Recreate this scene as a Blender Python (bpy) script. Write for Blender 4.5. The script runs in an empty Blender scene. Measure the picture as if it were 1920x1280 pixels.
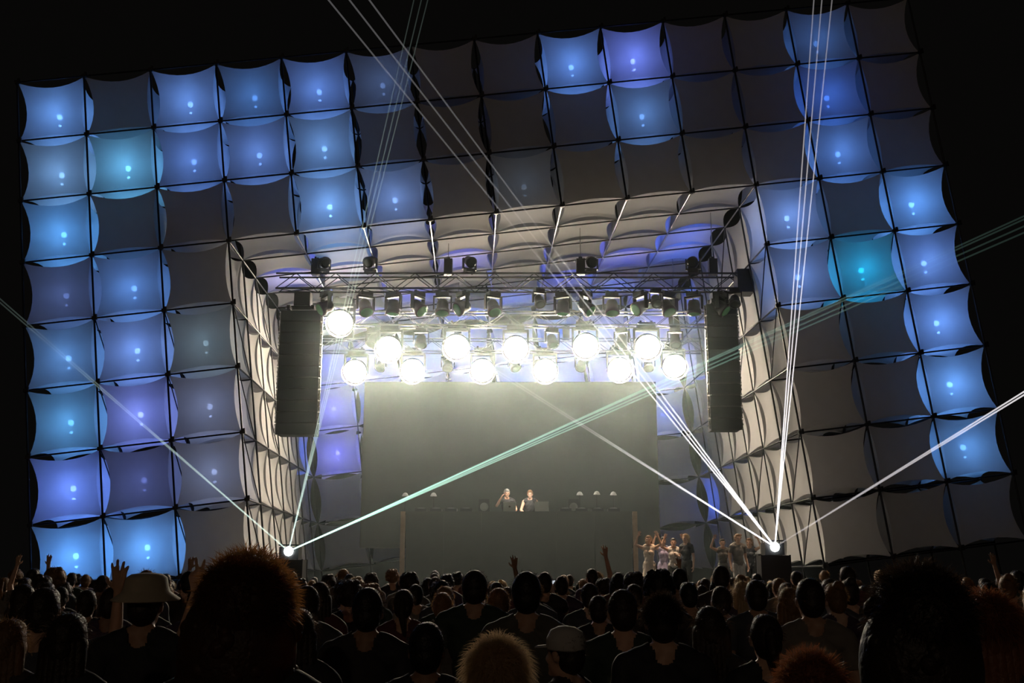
import bpy, bmesh, math, random
import numpy as np
from mathutils import Vector, Matrix, Euler

random.seed(7); np.random.seed(7)
S = bpy.context.scene
COL = S.collection
PI = math.pi

# ------------------------------------------------------------------ camera
F, EYE, PITCH = 2000.0, 1.75, math.radians(12.398)
cam = bpy.data.cameras.new('camera'); camo = bpy.data.objects.new('camera', cam); COL.objects.link(camo)
cam.sensor_width = 36.0; cam.lens = F / 1920 * 36.0; cam.clip_start = 0.05; cam.clip_end = 500
camo.location = (0, 0, EYE); camo.rotation_euler = (PI / 2 + PITCH, 0, 0)
S.camera = camo
CP, SP = math.cos(PITCH), math.sin(PITCH)

# ------------------------------------------------------------------ night sky and exposure
world = bpy.data.worlds.new('night'); S.world = world; world.use_nodes = True
bg = world.node_tree.nodes['Background']; bg.inputs[0].default_value = (1.0, 0.93, 0.85, 1); bg.inputs[1].default_value = 0.0022
S.view_settings.view_transform = 'Standard'; S.view_settings.look = 'None'
S.view_settings.exposure = 0.0; S.view_settings.gamma = 1.0; S.view_settings.use_curve_mapping = False
S.cycles.use_denoising = True
S.cycles.use_adaptive_sampling = True; S.cycles.adaptive_threshold = 0.015; S.cycles.adaptive_min_samples = 32
S.cycles.max_bounces = 6; S.cycles.diffuse_bounces = 4; S.cycles.transmission_bounces = 6
S.cycles.transparent_max_bounces = 16; S.cycles.volume_bounces = 0; S.cycles.sample_clamp_indirect = 4.0
S.cycles.glossy_bounces = 2; S.cycles.use_light_tree = False

LAMP_L = 165.0          # radiance of the lit stage lamps
HAZE_D = 0.0095          # haze density inside the stage
GAIN = 0.011            # 1 / radiance of the small bulb for a full-bright cube
PANEL = 0.048            # added panel that evens out the cube's glow, relative to the bulb

# unseen warm fill added far behind the crowd, lifts unlit cubes and backs
fl = bpy.data.lights.new('warm_fill_light', 'POINT'); fl.energy = 4000; fl.color = (1.0, .75, .52); fl.shadow_soft_size = .6
flo = bpy.data.objects.new('warm_fill_light', fl); COL.objects.link(flo); flo.location = (-8, -60, 24)

# ------------------------------------------------------------------ helpers
def at(px, py, Y):
    """a point at forward distance Y that the photograph shows at a pixel"""
    x, y = (px - 960) / F, (py - 640) / F
    d = Vector((x, CP + y * SP, SP - y * CP))
    return Vector((0, 0, EYE)) + d * (Y / d.y)

def lin(c): return tuple((v / 255 / 12.92) if v / 255 <= 0.04045 else ((v / 255 + 0.055) / 1.055) ** 2.4 for v in c)

class MB:
    def __init__(s): s.v = []; s.f = []
    def add(s, v, f):
        o = len(s.v); s.v += [tuple(p) for p in v]; s.f += [tuple(i + o for i in q) for q in f]; return s
    def box(s, c, size, rot=None, taper=1.0):
        hx, hy, hz = size[0] / 2, size[1] / 2, size[2] / 2
        vs = [Vector((x * hx * (taper if z > 0 else 1), y * hy * (taper if z > 0 else 1), z * hz)) for z in (-1, 1) for y in (-1, 1) for x in (-1, 1)]
        if rot is not None: vs = [rot @ v for v in vs]
        c = Vector(c)
        return s.add([v + c for v in vs], [(0, 2, 3, 1), (4, 5, 7, 6), (0, 1, 5, 4), (2, 6, 7, 3), (0, 4, 6, 2), (1, 3, 7, 5)])
    def tube(s, a, b, r, r2=None, n=8, cap=True):
        a, b = Vector(a), Vector(b); r2 = r if r2 is None else r2
        q = (b - a).to_track_quat('Z', 'Y')
        ring = [q @ Vector((math.cos(2 * PI * i / n), math.sin(2 * PI * i / n), 0)) for i in range(n)]
        vs = [a + p * r for p in ring] + [b + p * r2 for p in ring]
        fs = [(i, (i + 1) % n, n + (i + 1) % n, n + i) for i in range(n)]
        if cap: fs += [tuple(range(n - 1, -1, -1)), tuple(range(n, 2 * n))]
        return s.add(vs, fs)
    def lathe(s, prof, n=20, m=None):
        """prof: (radius, z) pairs around +Z"""
        m = m or Matrix()
        vs = [m @ Vector((r * math.cos(2 * PI * i / n), r * math.sin(2 * PI * i / n), z)) for r, z in prof for i in range(n)]
        fs = [(k * n + i, k * n + (i + 1) % n, (k + 1) * n + (i + 1) % n, (k + 1) * n + i) for k in range(len(prof) - 1) for i in range(n)]
        fs += [tuple(range(n - 1, -1, -1)), tuple((len(prof) - 1) * n + i for i in range(n))]
        return s.add(vs, fs)
    def ell(s, c, r, n=14, m=9, rot=None):
        vs = []; fs = []
        for j in range(1, m):
            t = PI * j / m
            for i in range(n):
                p = Vector((r[0] * math.sin(t) * math.cos(2 * PI * i / n), r[1] * math.sin(t) * math.sin(2 * PI * i / n), r[2] * math.cos(t)))
                vs.append(p)
        vs += [Vector((0, 0, r[2])), Vector((0, 0, -r[2]))]
        if rot is not None: vs = [rot @ v for v in vs]
        T, B = len(vs) - 2, len(vs) - 1
        for j in range(m - 2):
            for i in range(n): fs.append((j * n + i, (j + 1) * n + i, (j + 1) * n + (i + 1) % n, j * n + (i + 1) % n))
        for i in range(n): fs += [(T, i, (i + 1) % n), (B, (m - 2) * n + (i + 1) % n, (m - 2) * n + i)]
        c = Vector(c)
        return s.add([v + c for v in vs], fs)
    def capsule(s, a, b, r, r2, n=12):
        a, b = Vector(a), Vector(b); L = (b - a).length
        if L < 1e-5: return s.ell(a, (r, r, r), n, 8)
        q = (b - a).to_track_quat('Z', 'Y').to_matrix().to_4x4()
        prof = [(r * math.cos(t), -r * math.sin(t)) for t in (1.35, 0.8, 0.3)] + [(r, 0), (r2, L)] + [(r2 * math.cos(t), L + r2 * math.sin(t)) for t in (0.3, 0.8, 1.35)]
        return s.lathe(prof, n, Matrix.Translation(a) @ q)
    def mesh(s, name, smooth=False):
        m = bpy.data.meshes.new(name); m.from_pydata(s.v, [], s.f); m.update()
        if smooth: m.shade_smooth()
        return m

def ob(name, data, mat=None, parent=None, loc=None, rot=None, label=None, cat=None, group=None, kind=None):
    if isinstance(data, MB): data = data.mesh(name)
    o = bpy.data.objects.new(name, data); COL.objects.link(o)
    if mat is not None and data is not None:
        if len(data.materials) == 0: data.materials.append(mat)
        elif data.materials[0] != mat:
            o.material_slots[0].link = 'OBJECT'; o.material_slots[0].material = mat
    if parent is not None: o.parent = parent
    if loc is not None: o.location = loc
    if rot is not None: o.rotation_euler = rot
    if label: o['label'] = label
    if cat: o['category'] = cat
    if group: o['group'] = group
    if kind: o['kind'] = kind
    return o
def root(name, loc, label, cat, group=None, rot=None): return ob(name, None, None, None, loc, rot, label, cat, group)

ORD = ['first', 'second', 'third', 'fourth', 'fifth', 'sixth', 'seventh', 'eighth', 'ninth', 'tenth', 'eleventh', 'twelfth', 'thirteenth', 'fourteenth', 'fifteenth', 'sixteenth', 'seventeenth', 'eighteenth']

# ------------------------------------------------------------------ materials
def nodes(name):
    m = bpy.data.materials.new(name); m.use_nodes = True
    nt = m.node_tree
    for n in list(nt.nodes): nt.nodes.remove(n)
    out = nt.nodes.new('ShaderNodeOutputMaterial')
    return m, nt, out
def plain(name, col, rough=0.6, metal=0.0, var=0.12, scale=8.0, bump=0.0, spec=0.5):
    m, nt, out = nodes(name)
    b = nt.nodes.new('ShaderNodeBsdfPrincipled'); nt.links.new(b.outputs[0], out.inputs[0])
    b.inputs['Roughness'].default_value = rough; b.inputs['Metallic'].default_value = metal; b.inputs['Specular IOR Level'].default_value = spec
    tc = nt.nodes.new('ShaderNodeTexCoord'); nz = nt.nodes.new('ShaderNodeTexNoise'); nz.inputs['Scale'].default_value = scale; nz.inputs['Detail'].default_value = 3
    nt.links.new(tc.outputs['Object'], nz.inputs['Vector'])
    mx = nt.nodes.new('ShaderNodeMix'); mx.data_type = 'RGBA'
    mx.inputs[6].default_value = (*[max(0, c * (1 - var)) for c in col], 1); mx.inputs[7].default_value = (*[min(1, c * (1 + var)) for c in col], 1)
    nt.links.new(nz.outputs['Fac'], mx.inputs[0]); nt.links.new(mx.outputs[2], b.inputs['Base Color'])
    if bump:
        bp = nt.nodes.new('ShaderNodeBump'); bp.inputs['Strength'].default_value = bump; bp.inputs['Distance'].default_value = 0.02
        nt.links.new(nz.outputs['Fac'], bp.inputs['Height']); nt.links.new(bp.outputs[0], b.inputs['Normal'])
    return m
def glow(name, col, strength, sampled=True):
    m, nt, out = nodes(name)
    e = nt.nodes.new('ShaderNodeEmission'); e.inputs[0].default_value = (*col, 1); e.inputs[1].default_value = strength
    nt.links.new(e.outputs[0], out.inputs[0])
    if not sampled: m.cycles.emission_sampling = 'NONE'
    return m
def fabric_mat():
    m, nt, out = nodes('white_stretch_fabric')
    tc = nt.nodes.new('ShaderNodeTexCoord'); nz = nt.nodes.new('ShaderNodeTexNoise'); nz.inputs['Scale'].default_value = 3; nz.inputs['Detail'].default_value = 4
    nt.links.new(tc.outputs['Object'], nz.inputs['Vector'])
    rp = nt.nodes.new('ShaderNodeMix'); rp.data_type = 'RGBA'; rp.inputs[6].default_value = (.80, .79, .78, 1); rp.inputs[7].default_value = (.90, .90, .90, 1)
    nt.links.new(nz.outputs['Fac'], rp.inputs[0])
    d = nt.nodes.new('ShaderNodeBsdfDiffuse'); t = nt.nodes.new('ShaderNodeBsdfTranslucent'); tr = nt.nodes.new('ShaderNodeBsdfTransparent')
    nt.links.new(rp.outputs[2], d.inputs[0]); nt.links.new(rp.outputs[2], t.inputs[0])
    a = nt.nodes.new('ShaderNodeMixShader'); a.inputs[0].default_value = 0.40; nt.links.new(d.outputs[0], a.inputs[1]); nt.links.new(t.outputs[0], a.inputs[2])
    b = nt.nodes.new('ShaderNodeMixShader'); b.inputs[0].default_value = 0.03; nt.links.new(a.outputs[0], b.inputs[1]); nt.links.new(tr.outputs[0], b.inputs[2])
    nt.links.new(b.outputs[0], out.inputs[0]); m.use_transparent_shadow = False
    return m
M = {}
M['fabric'] = fabric_mat()
M['pole'] = plain('dark_scaffold_steel', (.035, .036, .04), .45, .6)
M['alu'] = plain('truss_aluminium', (.32, .33, .34), .3, .9)
M['darkalu'] = plain('black_coated_truss', (.05, .05, .055), .35, .7)
M['black'] = plain('black_plastic', (.018, .018, .02), .45)
M['speaker'] = plain('speaker_grille_black', (.028, .032, .031), .6, 0, .2, 60)
M['steel'] = plain('rigging_steel', (.55, .55, .53), .25, 1.0)
M['screen'] = plain('unlit_video_screen', (.030, .033, .030), .45, 0, .15, 3)
M['booth'] = plain('dark_booth_panel', (.05, .053, .046), .6, 0, .15, 4)
M['wood'] = plain('raw_plywood_edge', (.33, .22, .13), .6, 0, .25, 10)
M['deck'] = plain('black_stage_deck', (.03, .03, .03), .6, 0, .3, 2)
M['skirt'] = plain('black_stage_skirt', (.01, .01, .011), .9, 0, .3, 4)
M['dirt'] = plain('trodden_dirt', (.10, .085, .065), .9, 0, .5, 1.5, .6)
M['lens'] = plain('dark_lens_glass', (.03, .04, .035), .08, 0, .1)
M['greenlens'] = plain('green_coated_lens', (.10, .30, .12), .12, .3, .2)
M['lit'] = glow('lit_lamp_face', (1.0, .85, .63), LAMP_L)
M['laser'] = glow('laser_aperture', (.95, 1, .97), 30.0)

# ------------------------------------------------------------------ tilted frame of the fabric structure
CW, RH, CD = 1.6, 1.6 * 0.9573877, 1.6 * 1.0156245
U = Vector((0.99174877, 0.03664893, 0.12284636)); VD = Vector((0.12276256, 0.00453655, -0.9924257)); WD = Vector((-0.03692864, 0.99931791, 0.0))
def cam2w(x, y, z): return Vector((x, z * CP + y * SP, z * SP - y * CP + EYE))
ORG = cam2w(-0.00808649, -0.13340654, 25.08403179)
def node(i, j, k): return ORG + U * ((i - 7) * CW) + VD * ((j - 5) * RH) + WD * (k * CD)
ROT = Matrix((U, WD, -VD)).transposed()          # local x right, y back, z up
ROTE = ROT.to_euler()

# ------------------------------------------------------------------ ground and stage deck
DECK = 1.18
g = MB(); n = 40
for a in range(n + 1):
    for b in range(n + 1): g.v.append((-60 + 120 * a / n, -20 + 120 * b / n, random.uniform(-.015, .015)))
for a in range(n):
    for b in range(n): g.f.append((a * (n + 1) + b, (a + 1) * (n + 1) + b, (a + 1) * (n + 1) + b + 1, a * (n + 1) + b + 1))
ob('ground', g, M['dirt'], kind='structure', label='dark trodden dirt ground under the crowd')
dk = ob('stage_floor', MB().box((0, 30.6, DECK / 2), (26, 14.4, DECK - .04)), M['skirt'], kind='structure', label='black skirted stage platform')
for a in range(13):
    ob('deck_board', MB().box((-12 + 2 * a, 30.6, DECK - .01), (1.985, 14.4, .06)), M['deck'], dk)

# ------------------------------------------------------------------ scaffold
sc = root('scaffold', node(7, 8, 3), 'dark steel tube scaffold grid that carries the white fabric cubes', 'scaffold')
SO = sc.location.copy()
unit_tube = MB().tube((0, 0, 0), (0, 0, 1), 1.0, n=7).mesh('tube')
def pole(name, a, b, r=.020, mat='pole', parent=sc, org=None):
    org = SO if org is None else org
    a, b = Vector(a), Vector(b)
    o = ob(name, unit_tube, M[mat], parent)
    o.location = a - org; o.rotation_mode = 'QUATERNION'; o.rotation_quaternion = (b - a).to_track_quat('Z', 'Y'); o.scale = (r, r, (b - a).length)
    return o
def jmax(i): return 8 if i <= 3 else (9 if i >= 11 else 3)
def to_deck(p, q):            # run the post on until it stands on the deck
    d = (q - p).normalized(); return p + d * ((DECK + .02 - p.z) / d.z)
for i in range(15):
    for k in (0, 1):
        a, b = node(i, 0, k), node(i, jmax(i), k)
        if jmax(i) > 3: b = to_deck(a, b)
        pole('post', a, b, .024)
for j in range(10):
    for k in (0, 1):
        if j <= 3: pole('ledger', node(0, j, k), node(14, j, k))
        else:
            if j <= 8: pole('ledger', node(0, j, k), node(3, j, k))
            pole('ledger', node(11, j, k), node(14, j, k))
for k in range(2, 8):
    for i in (3, 11): pole('post', node(i, 3, k), to_deck(node(i, 3, k), node(i, 8, k)))
    pole('ceiling_ledger', node(3, 3, k), node(11, 3, k))
for i in range(4, 11):
    pole('post', node(i, 3, 7), to_deck(node(i, 3, 7), node(i, 8, 7)))
    pole('depth_tube', node(i, 3, 0), node(i, 3, 7), mat='alu')
for i in (3, 11):
    for j in range(3, jmax(i) + 1): pole('depth_tube', node(i, j, 0), node(i, j, 7))
for j in range(4, 9): pole('ledger', node(3, j, 7), node(11, j, 7))
for i in (1, 2, 12, 13):
    for j in range(jmax(i) + 1): pole('depth_tube', node(i, j, 0), node(i, j, 1))
for i in (1, 2, 3, 11, 12, 13):
    for j in range(4, jmax(i)): pole('brace', node(i, j, .03), node(i, j + 1, .95), .014)
for i, js in ((3, range(3, 8)), (11, range(3, 9))):
    for j in js:
        if j % 2: pole('brace', node(i, j, 2), node(i, j + 1, 3), .014)
cp = MB().box((0, 0, 0), (.09, .09, .08)).box((.05, -.03, .02), (.05, .05, .12)).mesh('coupler')
for i in range(15):
    for j in range(jmax(i) + 1):
        o = ob('coupler', cp, M['black'], sc); o.location = node(i, j, 0) - SO; o.rotation_euler = ROTE

# ------------------------------------------------------------------ fabric cubes
def sheet(axis, sign, n=8, s=.17, shrink=.975):
    b = MB(); hx = (CW / 2, CD / 2, RH / 2)
    for p in range(n + 1):
        for q in range(n + 1):
            c = [0, 0, 0]; c[axis] = sign; c[(axis + 1) % 3] = -1 + 2 * p / n; c[(axis + 2) % 3] = -1 + 2 * q / n
            w = [c[t] * (1 - s * (1 - (c[(t + 1) % 3] * c[(t + 2) % 3]) ** 2)) * hx[t] * shrink for t in range(3)]
            b.v.append(tuple(w))
    for p in range(n):
        for q in range(n): b.f.append((p * (n + 1) + q, (p + 1) * (n + 1) + q, (p + 1) * (n + 1) + q + 1, p * (n + 1) + q + 1))
    return b
SHEETS = [('front_sheet', sheet(1, -1)), ('back_sheet', sheet(1, 1)), ('side_sheet', sheet(0, -1)), ('side_sheet', sheet(0, 1)), ('bottom_sheet', sheet(2, -1)), ('top_sheet', sheet(2, 1))]
SHEETS = [(nm, b.mesh(nm, True)) for nm, b in SHEETS]
for nm, me in SHEETS: me.materials.append(M['fabric'])
bulb_me = MB().ell((0, 0, 0), (.068, .068, .072), 10, 7).ell((0, 0, -.23), (.04, .04, .03), 8, 6).mesh('bulb', True)
hold_me = MB().lathe([(.02, -.56), (.02, -.36), (.03, -.34), (.03, -.3)], 8).mesh('lamp_holder')
panel_me = MB().add([(x * .56, CD * .33, z * .52) for z in (-1, 1) for x in (-1, 1)], [(0, 1, 3, 2)]).mesh('added_glow_panel')  # glowing plate added behind the bulb so the fabric lights evenly
BULB = {}
def bulb_panel_mat(rgb, gain=1.0):
    key = (rgb, gain)
    if key not in BULB:
        c = lin(rgb); mx = max(c)
        m, nt, out = nodes('bulb_panel_glow_%d_%d_%d' % rgb)
        e = nt.nodes.new('ShaderNodeEmission'); e.inputs[0].default_value = (*[v / mx for v in c], 1); e.inputs[1].default_value = mx / GAIN * gain
        nt.links.new(e.outputs[0], out.inputs[0]); BULB[key] = m
        if gain == 1.0: m.cycles.emission_sampling = 'NONE'      # the added flat panel does the lighting, the bulb is only seen
    return BULB[key]
def cube(i, j, k, rgb, label, group):
    c = (node(i, j, k) + node(i + 1, j + 1, k + 1)) / 2
    r = root('fabric_cube', c, label, 'fabric cube', group, ROTE)
    for nm, me in SHEETS: ob(nm, me, None, r)
    if rgb:
        h = ob('lamp_holder', hold_me, M['black'], r, (0, -CD / 2 + .52, .0))
        ob('bulb', bulb_me, bulb_panel_mat(rgb), h, (0, 0, 0))
        ob('added_glow_panel', panel_me, bulb_panel_mat(rgb, PANEL), r)
    return r

O = None
FRONT = [
 [(75,118,185), O, (72,108,175), (44,78,130), (66,98,165), (40,55,85), O, O, (70,108,180), (85,105,198), O, O, (34,60,105), O],
 [(80,116,160), (75,140,185), (62,92,155), (66,96,158), (72,108,160), O, O, O, O, (58,90,140), O, O, (36,68,142), O],
 [(68,128,195), O, O, O, (88,130,190), (74,100,150), O, (30,38,48), O, O, O, O, (58,95,162), O],
 [(42,55,92), (62,100,162), O, None, None, None, None, None, None, None, None, (80,112,175), O, (74,126,202)],
 [(62,102,155), (82,114,182), (60,75,85), None, None, None, None, None, None, None, None, (70,98,155), (16,122,170), (74,110,182)],
 [(62,118,170), (92,108,190), (70,80,108), None, None, None, None, None, None, None, None, O, O, (80,122,198)],
 [(84,116,212), (42,50,92), (70,80,108), None, None, None, None, None, None, None, None, O, O, (80,130,202)],
 [(80,142,222), (80,138,212), O, None, None, None, None, None, None, None, None, O, O, (66,112,172)],
 [None] * 11 + [O, O, O]]
def tone(c):
    if c is None: return 'unlit dark'
    r, g_, b = c
    if max(c) < 110: return 'dimly lit slate blue'
    if r < 30: return 'turquoise lit'
    if r > .45 * b and g_ < 1.22 * r: return 'violet blue lit'
    return 'bright blue lit' if b > 175 else 'blue lit'
ROWN = ['top row', 'second row', 'third row', 'fourth row', 'fifth row', 'sixth row', 'seventh row', 'eighth row', 'lowest row']
for j in range(9):
    for i in range(14):
        if j >= 3 and 3 <= i <= 10: continue
        if j == 8 and i < 3: continue
        side = '%s from the left' % ORD[i] if i < 7 else '%s from the right' % ORD[13 - i]
        cube(i, j, 0, FRONT[j][i], '%s fabric cube, front face, %s, %s' % (tone(FRONT[j][i]), ROWN[j], side), 'fabric cubes of the front face')
V1, V2, V3 = (70, 82, 190), (58, 92, 205), (95, 100, 205)
INNER = {}
for k in range(1, 7):
    for j in range(3, 8):
        cube(2, j, k, {(4, 6): V1, (5, 6): V2}.get((j, k)), 'cream fabric cube on the inner left wall, %s, %s one back' % (ROWN[j], ORD[k - 1]), 'fabric cubes of the inner left wall')
    for j in range(3, 9):
        cube(11, j, k, {(3, 5): V2, (7, 6): V2, (4, 6): V1}.get((j, k)), 'cream fabric cube on the inner right wall, %s, %s one back' % (ROWN[j], ORD[k - 1]), 'fabric cubes of the inner right wall')
    for i in range(3, 11):
        lit = {(3, 2): V1, (4, 1): (70, 110, 160), (4, 2): (50, 70, 130), (6, 2): V3, (10, 2): V2, (10, 3): V2, (9, 3): V1, (5, 4): V1, (8, 4): V1, (7, 5): V2, (4, 5): V1, (9, 5): V2, (6, 6): V2, (10, 6): V1, (3, 5): V1}.get((i, k))
        cube(i, 2, k, lit, 'pale fabric cube of the stage ceiling, %s from the left, %s row back' % (ORD[i - 3], ORD[k - 1]), 'fabric cubes of the stage ceiling')
for i in range(3, 11):
    for j in range(3, 9 if i > 7 else 8):
        if 5 <= i <= 8 and j >= 5: continue
        lit = None
        if j <= 4: lit = (V1, V3, V2)[(i + j) % 3]
        if i == 3 and j == 5: lit = V3
        if i == 10 and j == 5: lit = (66, 80, 150)
        cube(i, j, 7, lit, '%s fabric cube of the back wall, %s, %s from the left' % ('violet blue lit' if lit else 'grey', ROWN[j], ORD[i - 3]), 'fabric cubes of the back wall')

# ------------------------------------------------------------------ trusses
def truss(px0, px1, py, Y, label, seg=.5, h=.40, mat='darkalu', ends=()):
    a, b = at(px0, py, Y), at(px1, py, Y); b.z = a.z
    L = (b - a).length; r = root('truss', a, label, 'truss')
    for dy in (-h / 2, h / 2):
        for dz in (0, -h): pole('chord', a + Vector((0, dy, dz)), b + Vector((0, dy, dz)), .026, mat, r, a)
    n = int(L / seg)
    for t in range(n):
        x0, x1 = L * t / n, L * (t + 1) / n
        z0, z1 = (0, -h) if t % 2 else (-h, 0)
        for dy in (-h / 2, h / 2): pole('lacing', a + Vector((x0, dy, z0)), a + Vector((x1, dy, z1)), .012, mat, r, a)
        pole('lacing', a + Vector((x0, -h / 2, -h)), a + Vector((x1, h / 2, -h)), .010, mat, r, a)
    return r, a, b
T1Y, T2Y, T3Y = 26.9, 31.0, 33.4
tr1, t1a, t1b = truss(521, 1408, 516, T1Y, 'long black main truss hung across the stage opening above both speaker columns')
tr2, t2a, t2b = truss(600, 1322, 587, T2Y, 'middle lighting truss hung above the upper row of bright lamps', mat='alu')
tr3, t3a, t3b = truss(598, 1322, 637, T3Y, 'rear lighting truss hung lowest, above the lower row of bright lamps', mat='alu')
ob('end_block', MB().box((0, 0, 0), (.42, .5, .62)), M['black'], tr1, t1b - t1a + Vector((-.2, 0, -.2)))
for tr, a, b, Y in ((tr1, t1a, t1b, T1Y), (tr2, t2a, t2b, T2Y), (tr3, t3a, t3b, T3Y)):
    for fr in (.08, .36, .64, .92):
        p = a.lerp(b, fr)
        pole('hoist_chain', p, p + Vector((0, 0, 1.0 + (p.x + 7) * .12 + (10.0 - p.z) * .6)), .012, 'steel', tr, a)
        ob('chain_hoist', MB().box((0, 0, .22), (.22, .22, .42)).tube((0, 0, .43), (0, 0, .5), .05), M['black'], tr, p - a)

# ------------------------------------------------------------------ moving head lamps
HEADP = [(.09, -.24), (.17, -.22), (.20, -.10), (.20, .06), (.235, .12), (.25, .24), (.24, .25)]
fx_base = MB().box((0, 0, -.02), (.42, .30, .13)).box((-.13, 0, .07), (.05, .08, .08)).box((.13, 0, .07), (.05, .08, .08)).mesh('base')
fx_yoke = MB().box((0, 0, -.11), (.62, .14, .06)).box((-.29, 0, -.33), (.045, .13, .46)).box((.29, 0, -.33), (.045, .13, .46)).mesh('yoke')
fx_head = MB().lathe(HEADP, 18).mesh('head', True)
for nm in range(1): pass
fx_lens = MB().lathe([(.20, .24), (.205, .262), (.15, .275), (.06, .285)], 18).mesh('lens', True)
fx_biglens = MB().lathe([(.285, .245), (.285, .255)], 24).mesh('lens')
fx_rim = MB().lathe([(.22, .05), (.30, .10), (.315, .24)], 24).tube((0, 0, .24), (0, 0, .39), .325, n=24, cap=False).mesh('rim')
def lamp(p, label, group, lit=False, up=False, tilt=0.0, pan=0.0, s=1.0, lensmat='lens'):
    r = root('moving_head_lamp', p, label, 'stage lamp', group, (0, PI if up else 0, pan)); r.scale = (s, s, s)
    ob('base', fx_base, M['black'], r); y = ob('yoke', fx_yoke, M['black'], r)
    h = ob('head', fx_head, M['black'], r, (0, 0, -.46), (PI / 2 + tilt, 0, 0))
    if lit:
        ob('rim', fx_rim, M['black'], h); ob('lens', fx_biglens, M['lit'], h)
    else: ob('lens', fx_lens, M[lensmat], h)
    return r
UP = [(731, 648), (857, 645), (967, 648), (1097, 643), (1212, 645)]
LO = [(668, 692), (775, 690), (905, 690), (1022, 690), (1160, 688), (1262, 682)]
def put(px, py, Y, **kw):
    s = kw.get('s', 1.0); q = at(px, py, Y); return q + Vector((0, 0, .46 * s))
lamp(put(641, 600, 30.5, s=1.25), 'glaring white lamp set highest, just inside the left speaker column', 'lit stage lamps', True, tilt=.48, s=1.25)
for t, (x, y) in enumerate(UP):
    lamp(put(x, y, T2Y, s=1.25), 'glaring white lamp of the upper row, %s from the left' % ORD[t], 'lit stage lamps', True, tilt=.48, s=1.25)
for t, (x, y) in enumerate(LO):
    lamp(put(x, y, T3Y, s=1.25), 'glaring white lamp of the lower row, %s from the left' % ORD[t], 'lit stage lamps', True, tilt=.44, s=1.25)
for t, x in enumerate([612, 686, 738, 784, 830, 868, 925, 1055, 1098, 1147, 1200, 1250, 1300, 1350]):
    q = at(x, 546, T1Y); q.z = t1a.z - .5
    lamp(q, 'unlit lamp hanging under the main truss, %s from the left' % ORD[t], 'unlit lamps under the main truss', tilt=1.0 + .25 * ((t * 7) % 5 - 2), pan=.5 * ((t * 3) % 5 - 2), s=.78, lensmat='greenlens')
for t, x in enumerate([606, 694, 880, 1108, 1300]):
    q = at(x, 512, T1Y); q.z = t1a.z + .10
    lamp(q, 'upright lamp standing on top of the main truss, %s from the left' % ORD[t], 'lamps on top of the main truss', up=True, tilt=-.5, pan=(.6, -.4, .5, .2, -.3)[t], s=.62)
for t, x in enumerate([700, 790, 1035, 1165, 1265]):
    q = at(x, 612, T2Y); q.z = t2a.z - .5
    lamp(q, 'small unlit lamp under the middle truss, %s from the left' % ORD[t], 'unlit lamps under the middle truss', tilt=1.1, pan=.4 * (t % 3 - 1), s=.75)
for t, x in enumerate([715, 840, 965, 1090, 1215]):
    q = at(x, 660, T3Y); q.z = t3a.z - .5
    lamp(q, 'small unlit lamp under the rear truss, %s from the left' % ORD[t], 'unlit lamps under the rear truss', tilt=1.0, pan=.4 * (t % 3 - 1), s=.7)

# ------------------------------------------------------------------ line arrays
def line_array(px0, px1, py0, py1, Y, inner, label):
    a, b = at(px0, py0, Y), at(px1, py1, Y)
    w = b.x - a.x; H = a.z - b.z; n = 11; h = H / n
    r = root('line_array', Vector(((a.x + b.x) / 2, Y + .3, b.z)), label, 'loudspeaker')
    cab = MB().box((0, .06, h / 2), (w - .06, .5, h - .02)).box((0, -.2, h / 2), (w, .06, h - .012)).mesh('cabinet')
    gr = MB().box((0, -.24, h / 2), (w - .04, .02, h - .04)).mesh('grille')
    fl = MB().box((0, 0, h / 2), (.035, .09, h * .86)).tube((-.03, -.03, h * .12), (.03, -.03, h * .12), .022).tube((-.03, -.03, h * .88), (.03, -.03, h * .88), .022).box((0, -.06, h * .5), (.05, .03, .05)).mesh('rigging_plate')
    for t in range(n):
        bend = .0
        c = ob('cabinet', cab, M['speaker'], r, (0, bend, t * h))
        ob('grille', gr, M['speaker'], c)
        for sgn in (-1, 1): ob('rigging_plate', fl, M['steel'], c, (sgn * (w / 2 + .02), -.12, 0))
    top = H
    ob('fly_bar', MB().box((-w * .3, 0, top + .06), (.08, .7, .1)).box((w * .3, 0, top + .06), (.08, .7, .1)).box((0, 0, top + .1), (w * .8, .12, .1)), M['black'], r)
    zt = t1a.z - .4 - b.z
    ob('hoist', MB().box((0, 0, (top + .15 + zt) / 2), (.42, .36, zt - top - .15)), M['black'], r)
    return r
line_array(526, 592, 580, 814, T1Y, 1, 'tall black speaker column hanging inside the left edge of the stage opening')
line_array(1325, 1393, 568, 805, T1Y, -1, 'tall black speaker column hanging inside the right edge of the stage opening')

# ------------------------------------------------------------------ screen and DJ booth
SY = 34.2
a, b = at(684, 716, SY), at(1236, 955, SY)
r = root('video_screen', ((a.x + b.x) / 2, SY, DECK), 'large unlit dark video screen behind the performers', 'screen')
w = b.x - a.x; zb, zt = b.z - 1.2 - DECK, a.z - DECK
ob('screen_face', MB().box((0, 0, (zb + zt) / 2), (w, .09, zt - zb)), M['screen'], r)
ob('screen_frame', MB().box((0, .12, (zb + zt) / 2), (w, .05, zt - zb)).box((-w * .3, .2, zb / 2), (.15, .2, zb + .1)).box((w * .3, .2, zb / 2), (.15, .2, zb + .1)), M['black'], r)
BY = 30.4
a, b = at(762, 960, BY), at(1184, 960, BY); top = a.z; w = b.x - a.x; cx = (a.x + b.x) / 2
bo = root('dj_booth', (cx, BY, DECK), 'tall dark booth front with plywood edges that the performers stand behind', 'booth')
H = top - DECK
for p in range(6): ob('front_panel', MB().box((-w / 2 + w * (p + .5) / 6, .03, H / 2), (w / 6 - .004, .06, H - .02)), M['booth'], bo)
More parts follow.
